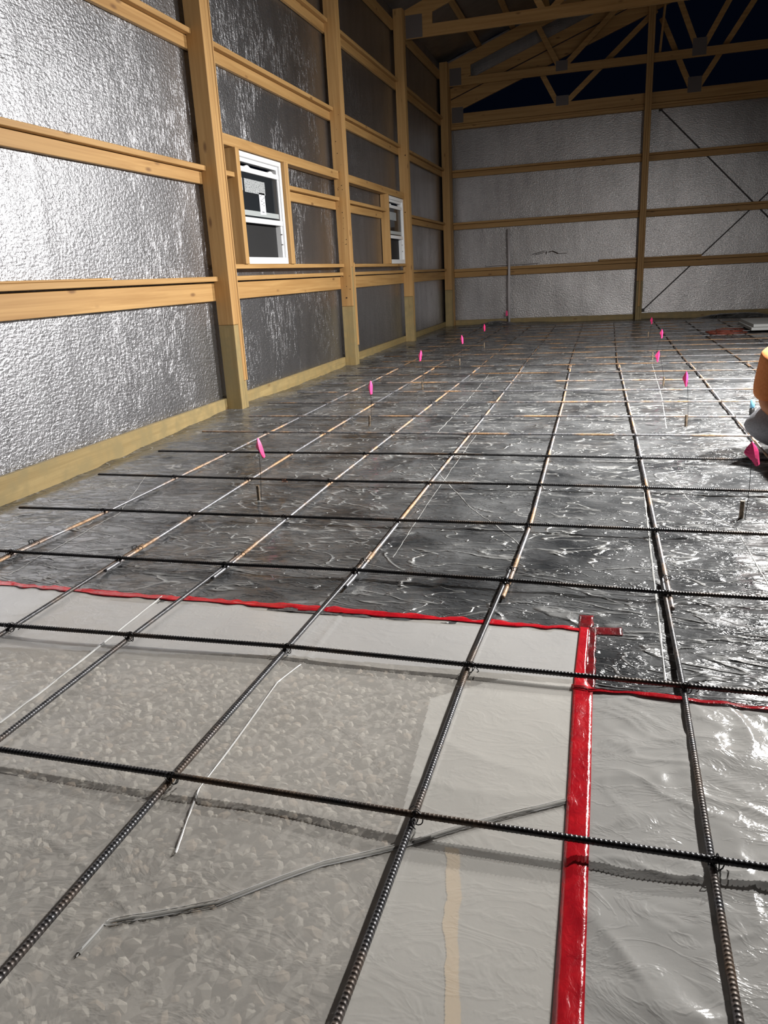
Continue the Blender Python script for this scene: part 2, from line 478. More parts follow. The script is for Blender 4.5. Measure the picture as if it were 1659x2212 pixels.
for j in range(len(vs) - 1):
    for i in range(n_ - 1):
        cy = (us[i] + us[i + 1]) / 2; cz = (vs[j] + vs[j + 1]) / 2
        if any(a < cy < b and c < cz < d for a, b, c, d in HOLES): continue
        ff.append((j * n_ + i, j * n_ + i + 1, (j + 1) * n_ + i + 1, (j + 1) * n_ + i))
wl = build('wall_left', vv, ff, FOIL_L, None, True); tag(wl, kind='structure')
def fb(x, z): return YB + 0.032 + 0.004 * sin(x * 4 + z) * sin(z * 5)
wb = wall_grid('wall_back', lambda u, v: (u, fb(u, v), v), np.arange(-3.2, 8.0, 0.1), [-.12 + i * 0.127 for i in range(30)], FOIL_B)
tag(wb, kind='structure')
# gable strip of foil above the low truss
def trs(x): return x if x < XR else 2 * XR - x
gv, gf = [], []
for i in range(57):
    x = -3.18 + i * (11.16 / 56); k = trs(x) + 3.0
    gv += [(x, YB + .034, 3.87 + SL * k + .30), (x, YB + .034, ROOF0 + SL * k + .10)]
for i in range(56): gf.append((2 * i, 2 * i + 2, 2 * i + 3, 2 * i + 1))
gs = build('wall_gable', gv, gf, FOIL_B); tag(gs, kind='structure')
wr = MB().box(7.98, 8.02, -4, 15.45, -.1, 4.7).obj('wall_right', FOIL_B); tag(wr, kind='structure')
# roof foil: two slopes
rv = [(-3.3, -4, ROOF0 + .11 - .105), (-3.3, 15.5, ROOF0 + .11 - .105), (XR, 15.5, ROOF0 + .11 + SL * 5.4), (XR, -4, ROOF0 + .11 + SL * 5.4),
      (8.1, 15.5, ROOF0 + .11 - .105), (8.1, -4, ROOF0 + .11 - .105)]
def sub(p, q, r, s, nx, ny, off):
    vs_ = []; fs_ = []
    for j in range(ny + 1):
        for i in range(nx + 1):
            a = Vector(p).lerp(Vector(q), j / ny); b = Vector(s).lerp(Vector(r), j / ny)
            v = a.lerp(b, i / nx); v.z += 0.012 * sin(i * 1.57) * sin(j * .7); vs_.append(v)
    for j in range(ny):
        for i in range(nx):
            k = off + j * (nx + 1) + i; fs_.append((k, k + 1, k + nx + 2, k + nx + 1))
    return vs_, fs_
v1, f1 = sub(rv[0], rv[1], rv[2], rv[3], 36, 60, 0)
v2, f2 = sub(rv[5], rv[4], rv[2], rv[3], 36, 60, len(v1))
ce = build('ceiling', v1 + v2, f1 + f2, FOIL_R, None, True); tag(ce, kind='structure')
# purlins under the foil
for k in range(1, 10):
    x = -3.06 + 0.6 * k
    z = ROOF0 + SL * (x + 3.0) + .058
    o = MB().bar((x, 9.2, z), (x, 15.38, z), (.089, 0, .089 * SL), (-.038 * SL, 0, .038)).obj('roof_purlin', WOOD['y'], None, False, .003)
    nth = ['nearest the left wall', 'second from the left wall', 'third from the left wall', 'fourth from the left wall', 'fifth from the left wall',
           'sixth from the left wall', 'seventh from the left wall', 'eighth from the left wall', 'beside the ridge'][k - 1]
    tag(o, 'flat roof purlin under the foil ceiling, ' + nth, 'purlin', 'purlins under the roof foil')

# ------------------------------------------------------------------ posts
def post(name, label, x0, x1, y0, y1, ztop, splices, horiz='y', group='laminated wall posts', zb=-.02):
    """three plies side by side; treated lower lengths end at splice heights"""
    r = empty(name, label, 'post', group, loc=(0, 0, 0))
    n = 3
    for i in range(n):
        jit = rnd.uniform(-.0015, .0015)
        if horiz == 'y':
            a = y0 + (y1 - y0) * i / n + .0008; b = y0 + (y1 - y0) * (i + 1) / n - .0008
            bx = (x0 + jit, x1 + jit, a, b)
        else:
            a = x0 + (x1 - x0) * i / n + .0008; b = x0 + (x1 - x0) * (i + 1) / n - .0008
            bx = (a, b, y0 + jit, y1 + jit)
        s = splices[i]
        MB().box(*bx, s + .0012, ztop).obj('ply', WOOD['z'], r, False, .003)
        t = MB().box(*bx, zb - .1, s - .0012).obj('treated_ply', TRE['z'], r, False, .003)
        t['label'] = 'greenish pressure-treated lower length'
    return r
post('wall_post', 'tall laminated timber post on the left wall nearest the camera', -3.14, -3.0, 5.85, 5.978, 4.62, (.706, .706, .235))
post('wall_post', 'laminated timber post between the two windows, nail holes down its side', -3.14, -3.0, 8.99, 9.118, 4.62, (.70, 1.15, .23))
p3 = post('wall_post', 'laminated timber post just past the second window', -3.14, -3.0, 11.965, 12.093, 4.62, (.70, .25, .70))
p4 = post('wall_post', 'laminated timber post in the far left corner of the hall', -3.14, -3.0, 15.10, 15.228, 4.62, (.70, .70, .25))
lumber('corner_stud', -3.14, -3.0, 15.24, 15.40, -.05, 4.55, 'z', 'dark timber stud filling the corner behind the far corner post', 'stud')
post('wall_post', 'timber post in the middle of the view dividing the back wall', .405, .519, 15.20, 15.34, 5.45, (.70, .25, .70), 'x', zb=.0)
post('wall_post', 'laminated timber post on the back wall beyond the right edge', 4.06, 4.175, 15.20, 15.34, 6.0, (.70, .25, .70), 'x', zb=.0)
o = MB().bar((.61, 15.27, 4.38), (.675, 15.27, 5.35), (.038, 0, 0), (0, .12, 0)).obj('truss_block', WOOD['z'], None, False, .003)
tag(o, 'short upright board beside the centre post between the roof chords', 'board')
# spare strip tacked on the far side of post 1 and 2
lumber('filler_strip', -3.02, -2.995, 5.982, 5.998, .235, 4.5, 'z', 'thin timber strip tacked along the far edge of the nearest post', 'strip')
lumber('filler_strip', -3.02, -2.995, 9.122, 9.136, .23, 1.2, 'z', 'short thin strip on the far edge of the post between windows', 'strip')
# nail holes / knots on post 2 and 3 side faces
for par, yy, pts in ((0, 8.99, [(rnd.uniform(-3.12, -3.02), rnd.uniform(.8, 2.9)) for _ in range(26)]),):
    mb = MB()
    for (x, z) in pts:
        mb.tube([(x, yy + .001, z), (x, yy - .0012, z)], rnd.uniform(.0025, .006), 6)
    h = mb.obj('nail_holes', HOLE, bpy.data.objects['wall_post.001']); h['kind'] = 'stuff'
for (yy, x, z, r_, pn) in ((8.99, -3.075, .80, .010, 'wall_post.001'), (11.965, -3.035, 2.72, .010, 'wall_post.002'), (11.965, -3.07, 1.93, .008, 'wall_post.002')):
    MB().tube([(x, yy + .001, z), (x, yy - .0015, z)], r_, 8).obj('knot', HOLE, bpy.data.objects[pn])

# ------------------------------------------------------------------ left wall girts
BAYS = [(2.95, 5.85, 'first bay'), (5.978, 8.99, 'second bay, around the near window'),
        (9.118, 11.965, 'third bay, around the far window'), (12.093, 15.10, 'fourth bay, next to the back corner')]
def girt(y0, y1, z, h, where, level, flat_x=-3.095, f_end=None, zt=None):
    lumber('girt_board', XF + .002, -3.140, y0 - .066 if y0 > 5.9 else y0, y1 + .06, z, z + h, 'y',
           'upright girt board on left wall, %s, %s' % (level, where), 'board', 'upright girt boards on the left wall')
    zt = zt if zt is not None else z + h + .003
    lumber('shelf_board', XF + .002, flat_x, y0 + .003, (f_end or y1) - .003, zt, zt + .038, 'y',
           'flat ledge board on left wall, %s, %s' % (level, where), 'board', 'ledge boards on the left wall')
LV = [('lowest level', .903, .140), ('middle level', 1.795, .089), ('third level', 2.736, .089), ('fourth level', 3.607, .089)]
for bi, (y0, y1, where) in enumerate(BAYS):
    for li, (lv, z, h) in enumerate(LV):
        if li == 1 and bi in (1, 2):
            segs = [(5.978, 6.325, 'left of the near window'), (7.445, 8.99, 'right of the near window')] if bi == 1 else [(9.118, 10.99, 'left of the far window')]
            for a, b, wh in segs:
                lumber('girt_board', XF + .002, -3.140, a, b - (.05 if wh.startswith('left') else -.04), z, z + h, 'y',
                       'short upright girt board at the middle level ' + wh, 'board', 'upright girt boards on the left wall')
                lumber('shelf_board', XF + .002, -3.085, a + .003, b - .003, z + h + .003, z + h + .041, 'y',
                       'short flat ledge board at the middle level ' + wh, 'board', 'ledge boards on the left wall')
            continue
        girt(y0, y1, z, h, where, lv, zt=(1.056 if li == 0 else None))
lumber('offcut', XF + .01, -3.11, 2.95, 4.45, 1.095, 1.108, 'y', 'thin offcut lying on the lowest ledge at the left edge', 'board')
for bi in (1, 2):
    y0, y1, where = BAYS[bi]; wn = ['near', 'far'][bi - 1]
    lumber('header_beam', XF + .002, -3.078, y0 + .003, y1 - .003, 2.118, 2.205, 'y', 'header beam across the bay above the %s window' % wn, 'beam')
    lumber('sill_board', XF + .002, -3.078, y0 + .003, y1 - .003, 1.152, 1.190, 'y', 'flat sill board carrying the %s window' % wn, 'board')
lumber('window_stud', XF + .002, -3.06, 6.328, 6.398, 1.19, 2.118, 'z', 'stud on the left side of the near window', 'stud')
lumber('window_stud', XF + .002, -3.06, 7.352, 7.400, 1.19, 2.118, 'z', 'inner stud on the right side of the near window', 'stud')
lumber('window_stud', XF + .002, -3.058, 7.402, 7.442, 1.19, 2.118, 'z', 'outer stud on the right side of the near window', 'stud')
lumber('window_stud', XF + .002, -3.06, 10.993, 11.045, 1.19, 2.118, 'z', 'stud on the left side of the far window', 'stud')
for bi, (y0, y1, where) in enumerate(BAYS):
    lumber('eave_board', XF + .002, -3.140, y0, y1, 4.36, 4.50, 'y', 'dark board at the eave line, ' + where, 'board')
bl = empty('baseboard_left', kind='structure')
for (y0, y1) in ((2.95, 5.90), (5.96, 9.03), (9.09, 12.0), (12.06, 15.16)):
    lumber('skirt_board', XF + .001, -3.141, y0, y1 - .004, -.115, .097, 'y', parent=bl, mats=TRE, bevel=.004)
# ------------------------------------------------------------------ back wall girts
bays_b = [(-3.0, .405, 'left of the centre post'), (.519, 4.06, 'right of the centre post')]
for (x0, x1, where) in bays_b:
    for lv, z, h, zt in (('lowest level', .920, .100, 1.052), ('second level', 1.800, .089, None), ('third level', 2.725, .089, None)):
        lumber('girt_board', x0 - .05 if x0 > 0 else x0, x1 + .05, 15.40, YB - .002, z, z + h, 'x',
               'upright girt board on the back wall, %s, %s' % (lv, where), 'board', 'upright girt boards on the back wall')
        zt = zt or z + h + .003
        lumber('shelf_board', x0 + .002, x1 - .002, 15.352, YB - .002, zt - (.026 if h == .1 else 0), zt + .036 - (.0 if h != .1 else .01), 'x',
               'flat ledge board on back wall, %s, %s' % (lv, where), 'board', 'ledge boards on the back wall')
    lumber('plate_board', x0 + .002, x1 - .002, 15.345, YB - .002, 3.545, 3.592, 'x', 'lower plate board along the top of the back wall, ' + where, 'board')
    lumber('plate_board', x0 + .002, x1 - .002, 15.36, YB - .002, 3.594, 3.632, 'x', 'upper plate board along the top of the back wall, ' + where, 'board')
lumber('cap_board', -.27, .40, 15.36, YB - .002, 1.082, 1.114, 'x', 'extra board on the lowest back girt just left of the centre post', 'board')
lumber('cap_board', .524, 1.50, 15.36, YB - .002, 1.082, 1.112, 'x', 'extra board on the lowest back girt just right of the centre post', 'board')
lumber('grey_batten', -2.38, -1.38, 15.40, YB - .004, 1.106, 1.122, 'x', 'thin grey batten lying on the back wall girt behind the white pipe', 'batten')
bpy.data.objects['grey_batten'].data.materials[0] = PVC
bb = empty('baseboard_back', kind='structure')
lumber('skirt_board', -3.0, .46, 15.395, YB - .002, -.1, .106, 'x', parent=bb, mats=TRE, bevel=.004)
lumber('skirt_board', .464, 4.12, 15.395, YB - .002, -.1, .120, 'x', parent=bb, mats=TRE, bevel=.004)
o = MB().tube([(-1.925, 15.33, -.02), (-1.93, 15.33, .6), (-1.925, 15.33, 1.17), (-1.935, 15.33, 1.76)], .024, 10).obj('conduit_pipe', PVC, None, True)
tag(o, 'white plastic pipe standing against the back wall', 'pipe')
def rod(name, p0, p1, label):
    r = empty(name, label, 'brace', 'crossed steel brace rods on the back wall')
    MB().bar(p0, p1, (0, .004, 0), tuple(Vector((-(p1[2] - p0[2]), 0, p1[0] - p0[0])).normalized() * .022)).obj('strap', DARKM, r)
    MB().box(p0[0] - .03, p0[0] + .03, p0[1] - .0025, p0[1] + .0025, p0[2] - .03, p0[2] + .03).obj('end_plate', DARKM, r)
rod('brace_rod', (.68, 15.446, 3.54), (4.05, 15.446, .15), 'dark diagonal brace rod falling to the right on the back wall')
rod('brace_rod', (.545, 15.454, .17), (4.05, 15.454, 3.55), 'dark diagonal brace rod rising to the right from the centre post')
# cracks in foil left of centre (torn facing)
o = MB().bar((-1.50, 15.436, 1.275), (-1.27, 15.436, 1.322), (0, .004, 0), (0, 0, .008)).bar((-1.45, 15.436, 1.262), (-1.27, 15.436, 1.298), (0, .004, 0), (0, 0, .007))\
    .bar((-1.24, 15.436, 1.268), (-1.235, 15.436, 1.31), (.012, 0, 0), (0, .004, 0)).bar((-1.20, 15.436, 1.30), (-1.12, 15.436, 1.312), (0, .004, 0), (0, 0, .012))\
    .bar((-1.12, 15.436, 1.312), (-1.02, 15.436, 1.262), (0, .004, 0), (0, 0, .016)).bar((-1.02, 15.436, 1.262), (-.86, 15.436, 1.262), (0, .004, 0), (0, 0, .006)).obj('foil_tear', HOLE, wb)
o['label'] = 'dark torn slits in the foil facing'

# ------------------------------------------------------------------ roof trusses
def truss(label, Y, th, chord, top, webs, plates, xl=-3.0, xr=7.8):
    r = empty('roof_truss', label, 'truss', 'roof trusses', loc=(0, 0, 0))
    def beam(name, a, b, z0, z1, slope=False):
        # a,b = x range; z0,z1 = lower / upper heights at a ; slope follows roof
        dz = (b - a) * SL if slope else 0
        m = MB().add([(x, y, z + d) for x, d in ((a, 0), (b, dz)) for y in (Y - th / 2, Y + th / 2) for z in (z0, z1)], BOXF)
        m.obj(name, WOOD['x'], r, False, .002)
    beam('bottom_chord', xl, xr, *chord)
    for (z0, z1) in top:
        beam('top_chord', xl, XR, z0, z1, True)
        m = MB().add([(x, y, z + d) for x, d in ((XR, (XR - xl) * SL), (xr, 0)) for y in (Y - th / 2, Y + th / 2) for z in (z0, z1)], BOXF)
        m.obj('top_chord', WOOD['x'], r, False, .002)
    for (a, b, c, d) in webs:
        v = Vector((c - a, 0, d - b)).normalized(); pr = Vector((-v.z, 0, v.x)) * .089
        MB().bar((a, Y, b), (c, Y, d), (0, th * .96, 0), pr).obj('web', WOOD['x'], r, False, .002)
    for (x0, x1, z0, z1) in plates:
        MB().box(x0, x1, Y - th / 2 - .0025, Y - th / 2 - .0005, z0, z1).obj('gusset_plate', METALP, r)
    return r
def heel(r, Y, th, zb, zt, x0=-3.0, x1=-2.60):
    MB().add([(x, y, z) for x, zz in ((x0, (zb, zt)), (x1, (zb + .14, zt + (x1 - x0) * SL))) for y in (Y - th / 2 + .001, Y + th / 2 - .001) for z in zz], BOXF)\
        .obj('heel_block', WOOD['x'], r)
def mir(ws): return ws + [(2 * XR - a, b, 2 * XR - c, d) for a, b, c, d in ws]
w2 = mir([(-1.05, 4.36, -1.42, 5.02), (-.95, 4.36, .55, 5.70), (1.20, 4.36, .62, 5.72), (1.28, 4.36, 2.35, 6.30)])
z2 = (4.24, 4.375)
t1 = truss('nearest visible roof truss, standing on the post past the second window', 12.115, .038, (4.255, 4.41), [(4.42, 4.62)], w2,
           [(-2.99, -2.745, 4.26, 4.55)])
heel(t1, 12.115, .036, 4.27, 4.62)
t2 = truss('roof truss over the far corner post in front of the back wall', 15.262, .038, z2, [(4.42, 4.62)], w2,
           [(-2.985, -2.77, 4.25, 4.53), (-1.10, -.90, 4.28, 4.44), (1.12, 1.34, 4.26, 4.52)])
heel(t2, 15.262, .036, 4.25, 4.62)
w3 = mir([(-1.07, 3.80, -1.42, 4.42), (-.93, 3.80, .53, 5.05), (1.15, 3.80, .62, 4.92), (1.25, 3.80, 2.33, 5.45)])
t3 = truss('lowest roof truss on top of the back wall with doubled top chord', 15.41, .045, (3.640, 3.812), [(3.81, 4.045), (4.065, 4.235)], w3,
           [(-2.985, -2.77, 3.66, 3.92), (-1.10, -.88, 3.76, 3.92), (1.09, 1.31, 3.74, 3.98)])

# ------------------------------------------------------------------ windows
def window(name, y0, y1, z0, z1, n):
    r = empty(name, kind='structure')
    xf, xb = -3.095, -3.176
    H = z1 - z0; W = y1 - y0
    def bx(nm, u0, u1, v0, v1, x0, x1, mat, bev=.002):
        return MB().box(x0, x1, y0 + u0, y0 + u1, z1 - v1, z1 - v0).obj(nm, mat, r, False, bev)
    # outer frame as four pieces with a stepped inner return
    f = MB(); t = .042
    for (u0, u1, v0, v1) in ((0, W, 0, t), (0, W, H - .058, H), (0, t, t, H - .058), (W - t, W, t, H - .058)):
        f.box(xb, xf, y0 + u0, y0 + u1, z1 - v1, z1 - v0)
    f.obj('window_frame', VINYL, r, False, .0025)
    g = MB()
    for (u0, u1, v0, v1) in ((t, W - t, t, t + .034), (t, t + .030, t + .034, H - .058), (W - t - .030, W - t, t + .034, H - .058)):
        g.box(xb + .004, xf - .022, y0 + u0, y0 + u1, z1 - v1, z1 - v0)
    g.obj('sash_track', VINYL, r, False, .002)
    # raised lower sash
    s0, s1 = .125 * H, .62 * H
    u0, u1 = t + .004, W - t - .004
    sash = bx('sash_top_rail', u0, u1, s0, s0 + .042, xf - .040, xf - .012, VINYL)
    for c in (.24, .76):
        hump = MB(); ns = 8
        pts = [(xf - .013, y0 + W * c - .06 + .12 * i / ns, z1 - s0 + .016 * sin(pi * i / ns)) for i in range(ns + 1)]
        vs_ = []
        for p in pts: vs_ += [p, (p[0], p[1], z1 - s0 - .002), (p[0] - .02, p[1], p[2]), (p[0] - .02, p[1], z1 - s0 - .002)]
        fs_ = []
        for i in range(ns):
            k = 4 * i; fs_ += [(k, k + 4, k + 5, k + 1), (k + 2, k + 3, k + 7, k + 6), (k, k + 2, k + 6, k + 4)]
        build('finger_lift', vs_, fs_, VINYL, sash)
    bx('sash_stile', u0, u0 + .030, s0 + .043, s1 - .045, xf - .040, xf - .016, VINYL)
    bx('sash_stile', u1 - .030, u1, s0 + .043, s1 - .045, xf - .040, xf - .016, VINYL)
    bx('meeting_rail', u0, u1, s1 - .044, s1, xf - .040, xf - .008, VINYL)
    pane = bx('glass_pane', u0 + .030, u1 - .030, s0 + .043, s1 - .045, xf - .032, xf - .027, GLASS, 0)
    bx('protective_strip', u0 + .032, u1 - .045, s1 - .105, s1 - .062, xf - .026, xf - .024, VINYL2, 0)
    # labels stuck on the glass
    def lab(nm, a, b, c, d, mat, rot=0.0):
        o = MB().box(-.0006, .0006, -(b - a) * W / 2, (b - a) * W / 2, -(d - c) * H / 2, (d - c) * H / 2).obj(nm, mat, pane)
        o.location = (xf - .0245, y0 + (a + b) / 2 * W, z1 - (c + d) / 2 * H); o.rotation_euler = (rot, 0, 0)
        return o
    lab('printed_sheet', .17, .62, .225, .345, PAPER).data.materials[0] = PAPER
    if n == 1:
        lab('label_strip', .47, .60, .33, .53, PAPERW, .02)
        mb = MB(); q = random.Random(4)
        for k in range(12):
            yy = y0 + W * q.uniform(.485, .57); zz = z1 - H * (.345 + .11 * k / 12)
            mb.box(xf - .0228, xf - .0222, yy, yy + q.uniform(.008, .03), zz, zz + .004)
        yy = y0 + W * .505
        mb.box(xf - .0228, xf - .0222, yy, yy + .05, z1 - H * .505, z1 - H * .501).box(xf - .0228, xf - .0222, yy + .01, yy + .05, z1 - H * .513, z1 - H * .509)
        mb.obj('label_print', INK, pane)
        lab('corner_sticker', .085, .13, .225, .335, PAPERW)
    # screen over the open lower half, with latch ticks on the right track
    bx('insect_screen', t + .03, W - t - .03, s1, H - .058, xb + .004, xb + .007, SCREEN, 0)
    for v in (.70, .80):
        bx('balance_latch', W - t - .034, W - t - .012, v * H, v * H + .010, xf - .024, xf - .018, METALP, 0)
    return r
window('window_1', 6.400, 7.349, 1.192, 2.112, 1)
window('window_2', 11.048, 11.955, 1.192, 2.112, 2)

# ------------------------------------------------------------------ sheets on the ground
inblack = lambda x, y: np.where(x < -0.035, y > TY(x) - .03, y > TY2(x) - .03)
xs = np.arange(-3.14, 1.5, .0125); ys = np.arange(1.70, 6.6, .0125)
blk = empty('black_poly_sheet', 'crinkled glossy black plastic vapour sheet covering the floor beyond the red tapes', 'plastic sheet')
grid_sheet('sheet_section', xs, ys, H_black, inblack, BLACK, blk)
grid_sheet('sheet_section', np.arange(-3.14, 7.9, .032), np.arange(float(ys[-1]), 15.40, .032), H_black, lambda x, y: x > -9, BLACK, blk)
grid_sheet('sheet_section', np.arange(float(xs[-1]), 7.9, .05), np.linspace(1.70, float(ys[-1]), 98), H_black, lambda x, y: x > -9, BLACK, blk)

xs = np.arange(-2.9, -0.034, .008); ys = np.arange(-.3, 2.14, .008)
cl = grid_sheet('clear_poly_sheet', xs, ys, H_left, lambda x, y: y < TY(x) + .005, CLEAR)
tag(cl, 'clear plastic sheet over gravel in the left foreground', 'plastic sheet')
rs = grid_sheet('white_poly_sheet', np.arange(-.035, 1.9, .006), np.arange(-.3, 1.80, .006), H_right, lambda x, y: y < TY2(x) + .005, RIGHTF)
tag(rs, 'wrinkled glossy whitish plastic sheet in the right foreground', 'plastic sheet')
def fold(name, pts, width, hf, mat, parent, lift=.0012):
    P = [Vector(p) for p in pts]; cen = []
    for a, b in zip(P, P[1:]):
        n = max(2, int((b - a).length / .015)); cen += [a.lerp(b, k / n) for k in range(n)]
    cen.append(P[-1]); vs_ = []
    for i, c in enumerate(cen):
        d = (cen[min(i + 1, len(cen) - 1)] - cen[max(i - 1, 0)]).normalized(); nr = Vector((-d.y, d.x))
        wv = width * (.45 + .9 * float(vnoise(np.array(i * .37), np.array(1.0), 17)))
        for sgn in (-.5, 0, .5):
            p = c + nr * sgn * wv
            vs_.append((p.x, p.y, float(hf(np.array([p.x]), np.array([p.y]))[0]) + lift + (.0012 if sgn == 0 else 0)))
    return build(name, vs_, [(i * 3 + k, i * 3 + 3 + k, i * 3 + 4 + k, i * 3 + 1 + k) for i in range(len(cen) - 1) for k in (0, 1)], mat, parent, True)
FOLD_GLINT = plain('painted_fold_glint', (0.80, 0.80, 0.79), 0.14, spec=0.9)  # white strips paint the bright glints along the clear sheet's folds
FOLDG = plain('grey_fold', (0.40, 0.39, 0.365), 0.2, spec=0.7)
fold('crease_and_glint', CRE[0][0], .0060, H_left, FOLD_GLINT, cl)
fold('crease_and_glint', CRE[1][0][:4], .0038, H_left, FOLD_GLINT, cl)
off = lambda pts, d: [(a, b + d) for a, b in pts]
fold('crease_and_glint', off(CRE[2][0], .0085), .0018, H_left, FOLD_GLINT, cl)
fold('crease_and_glint', off(CRE[2][0], -.0065), .0020, H_left, FOLD_GLINT, cl)
fold('crease_and_glint', CRE[2][0], .0085, H_left, FOLDG, cl, .0006)
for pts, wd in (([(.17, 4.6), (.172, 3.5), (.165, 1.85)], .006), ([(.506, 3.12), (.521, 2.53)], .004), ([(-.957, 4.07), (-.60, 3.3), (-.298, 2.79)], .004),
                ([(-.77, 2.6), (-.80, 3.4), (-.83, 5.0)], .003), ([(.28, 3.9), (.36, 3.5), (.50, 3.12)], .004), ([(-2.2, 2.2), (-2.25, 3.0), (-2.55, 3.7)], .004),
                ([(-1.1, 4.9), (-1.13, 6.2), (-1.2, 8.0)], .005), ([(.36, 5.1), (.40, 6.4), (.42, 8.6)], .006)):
    fold('crease_and_glint', pts, wd, H_black, plain('pale_fold_glint', (0.42, 0.42, 0.41), 0.18), blk)  # paler strips paint fold glints onto the black film
# overlap band and white patch underneath the clear sheet
def inpoly(x, y, P):
    r = np.zeros(x.shape, bool); n = len(P); j = n - 1
    for i in range(n):
        xi, yi = P[i]; xj, yj = P[j]
        c = ((yi > y) != (yj > y)) & (x < (xj - xi) * (y - yi) / (yj - yi + 1e-12) + xi)
        r ^= c; j = i
    return r
band = grid_sheet('overlap_sheet', np.arange(-2.9, -.036, .012), np.arange(1.6, 2.13, .006), lambda x, y: H_left(x, y) - .0022,
                  lambda x, y: (y < TY(x)) & (y > np.interp(x, [-2.9, -2.2, -1.74, -1.2, -.846, -.48, -.06], [1.5, 1.60, 1.68, 1.74, 1.79, 1.80, 1.81]) + .006 * vnoise(x * 9, x * 0, 3)), MILKY)
tag(band, 'bluish milky strip of overlapping plastic just in front of the long red tape', 'plastic sheet')
PT = [(-.407, 1.648), (-.249, 1.777), (-.036, 1.79), (-.036, -.3), (-.31, -.3), (-.337, .765), (-.369, 1.228)]
pa = grid_sheet('white_patch', np.arange(-.45, -.033, .0035), np.arange(-.3, 1.80, .0035), lambda x, y: H_left(x, y) - .0024, lambda x, y: inpoly(x, y, PT), WHITE)
tag(pa, 'opaque whitish plastic patch with clipped corner left of the red tape', 'plastic sheet')
yp = plain('yellowed_streak', (0.78, 0.60, 0.36), 0.5)
st = grid_sheet('yellow_streak', np.arange(-.28, -.14, .0015), np.arange(.62, 1.15, .003), lambda x, y: H_left(x, y) - .0012,
                lambda x, y: np.abs(x - np.interp(y, [.7, 1.0, 1.15], [-.165, -.222, -.255]) + .006 * (vnoise(y * 22, y * 0, 5) - .5)) < .0125 + .006 * (vnoise(y * 35, x * 60, 6) - .6), yp, pa)
st['label'] = 'narrow pale yellow streak'

# ------------------------------------------------------------------ tapes
def tape(name, pts, widths, label, lift=.0018, jag=0.0, mat=None, seed=1, parent=None):
    q = random.Random(seed); P = [Vector((a, b)) for a, b in pts]
    cen = []; ws = []
    for i in range(len(P) - 1):
        n = max(2, int((P[i + 1] - P[i]).length / .010))
        for k in range(n + (i == len(P) - 2)):
            t = k / n; cen.append(P[i].lerp(P[i + 1], t)); ws.append(widths[i] * (1 - t) + widths[i + 1] * t)
    vs_ = []; M = 6
    for i, c in enumerate(cen):
        d = (cen[min(i + 1, len(cen) - 1)] - cen[max(i - 1, 0)]).normalized(); nrm = Vector((-d.y, d.x))
        j0 = jag * (vnoise(np.array(i * .23), np.array(0.0), seed) - .5); j1 = jag * (vnoise(np.array(i * .31), np.array(3.0), seed) - .5)
        for k in range(M):
            s = k / (M - 1) - .5
            off = s * ws[i] + (float(j0) if k == 0 else float(j1) if k == M - 1 else 0)
            p = c + nrm * off; vs_.append((p.x, p.y, 0))
    A = np.array(vs_); eps = [(-.004, 0), (.004, 0), (0, -.004), (0, .004), (0, 0)]
    A[:, 2] = np.max([H_any(A[:, 0] + a, A[:, 1] + b) for a, b in eps], axis=0) + lift
    fs_ = [(i * M + k, (i + 1) * M + k, (i + 1) * M + k + 1, i * M + k + 1) for i in range(len(cen) - 1) for k in range(M - 1)]
    o = build(name, [tuple(a) for a in A], fs_, mat or TAPE, parent, True)
    so = o.modifiers.new('thick', 'SOLIDIFY'); so.thickness = .0006; so.offset = 1
    if parent is None: tag(o, label, 'tape', 'red seam tapes')
    return o
tape('seam_tape', [(-2.9, 2.10), (-2.16, 2.108), (-1.86, 2.109), (-1.56, 2.108), (-1.14, 2.113), (-.66, 2.107), (-.26, 2.103), (-.03, 2.097)],
     [.045, .045, .042, .036, .036, .034, .028, .026, .026], 'long red tape crossing left to right along the edge of the black sheet', jag=.016, seed=3)
tape('seam_tape', [(-.0455, 2.112), (-.0475, 1.815), (-.037, 1.765), (-.030, 1.37), (-.026, 1.06), (-.024, .84), (-.02, -.2)],
     [.026, .027, .048, .046, .044, .044, .044], 'wide red tape running toward the camera at the bottom right', lift=.0030, seed=5)
tape('tape_strip', [(-.043, 2.205), (-.041, 2.115), (-.0235, 2.105), (-.0225, 1.775)], [.042, .042, .024, .026], '', lift=.0022, jag=.006, mat=TAPE2, seed=6)
tag(bpy.data.objects['tape_strip'], 'translucent dark red tape tail on the black sheet at the tape corner', 'tape', 'red seam tapes')
tape('tape_strip', [(-.018, 2.103), (.062, 2.110)], [.040, .040], '', lift=.0022, mat=TAPE2, seed=7)
tag(bpy.data.objects['tape_strip.001'], 'short dark red tape tab pointing right from the tape corner', 'tape', 'red seam tapes')
tape('seam_tape', [(-.066, 1.762), (.12, 1.757), (.205, 1.748), (.39, 1.751), (1.2, 1.745), (1.85, 1.74)],
     [.028, .030, .030, .026, .026, .026], 'narrow red tape running to the right edge below the black sheet', lift=.0036, jag=.012, seed=9)

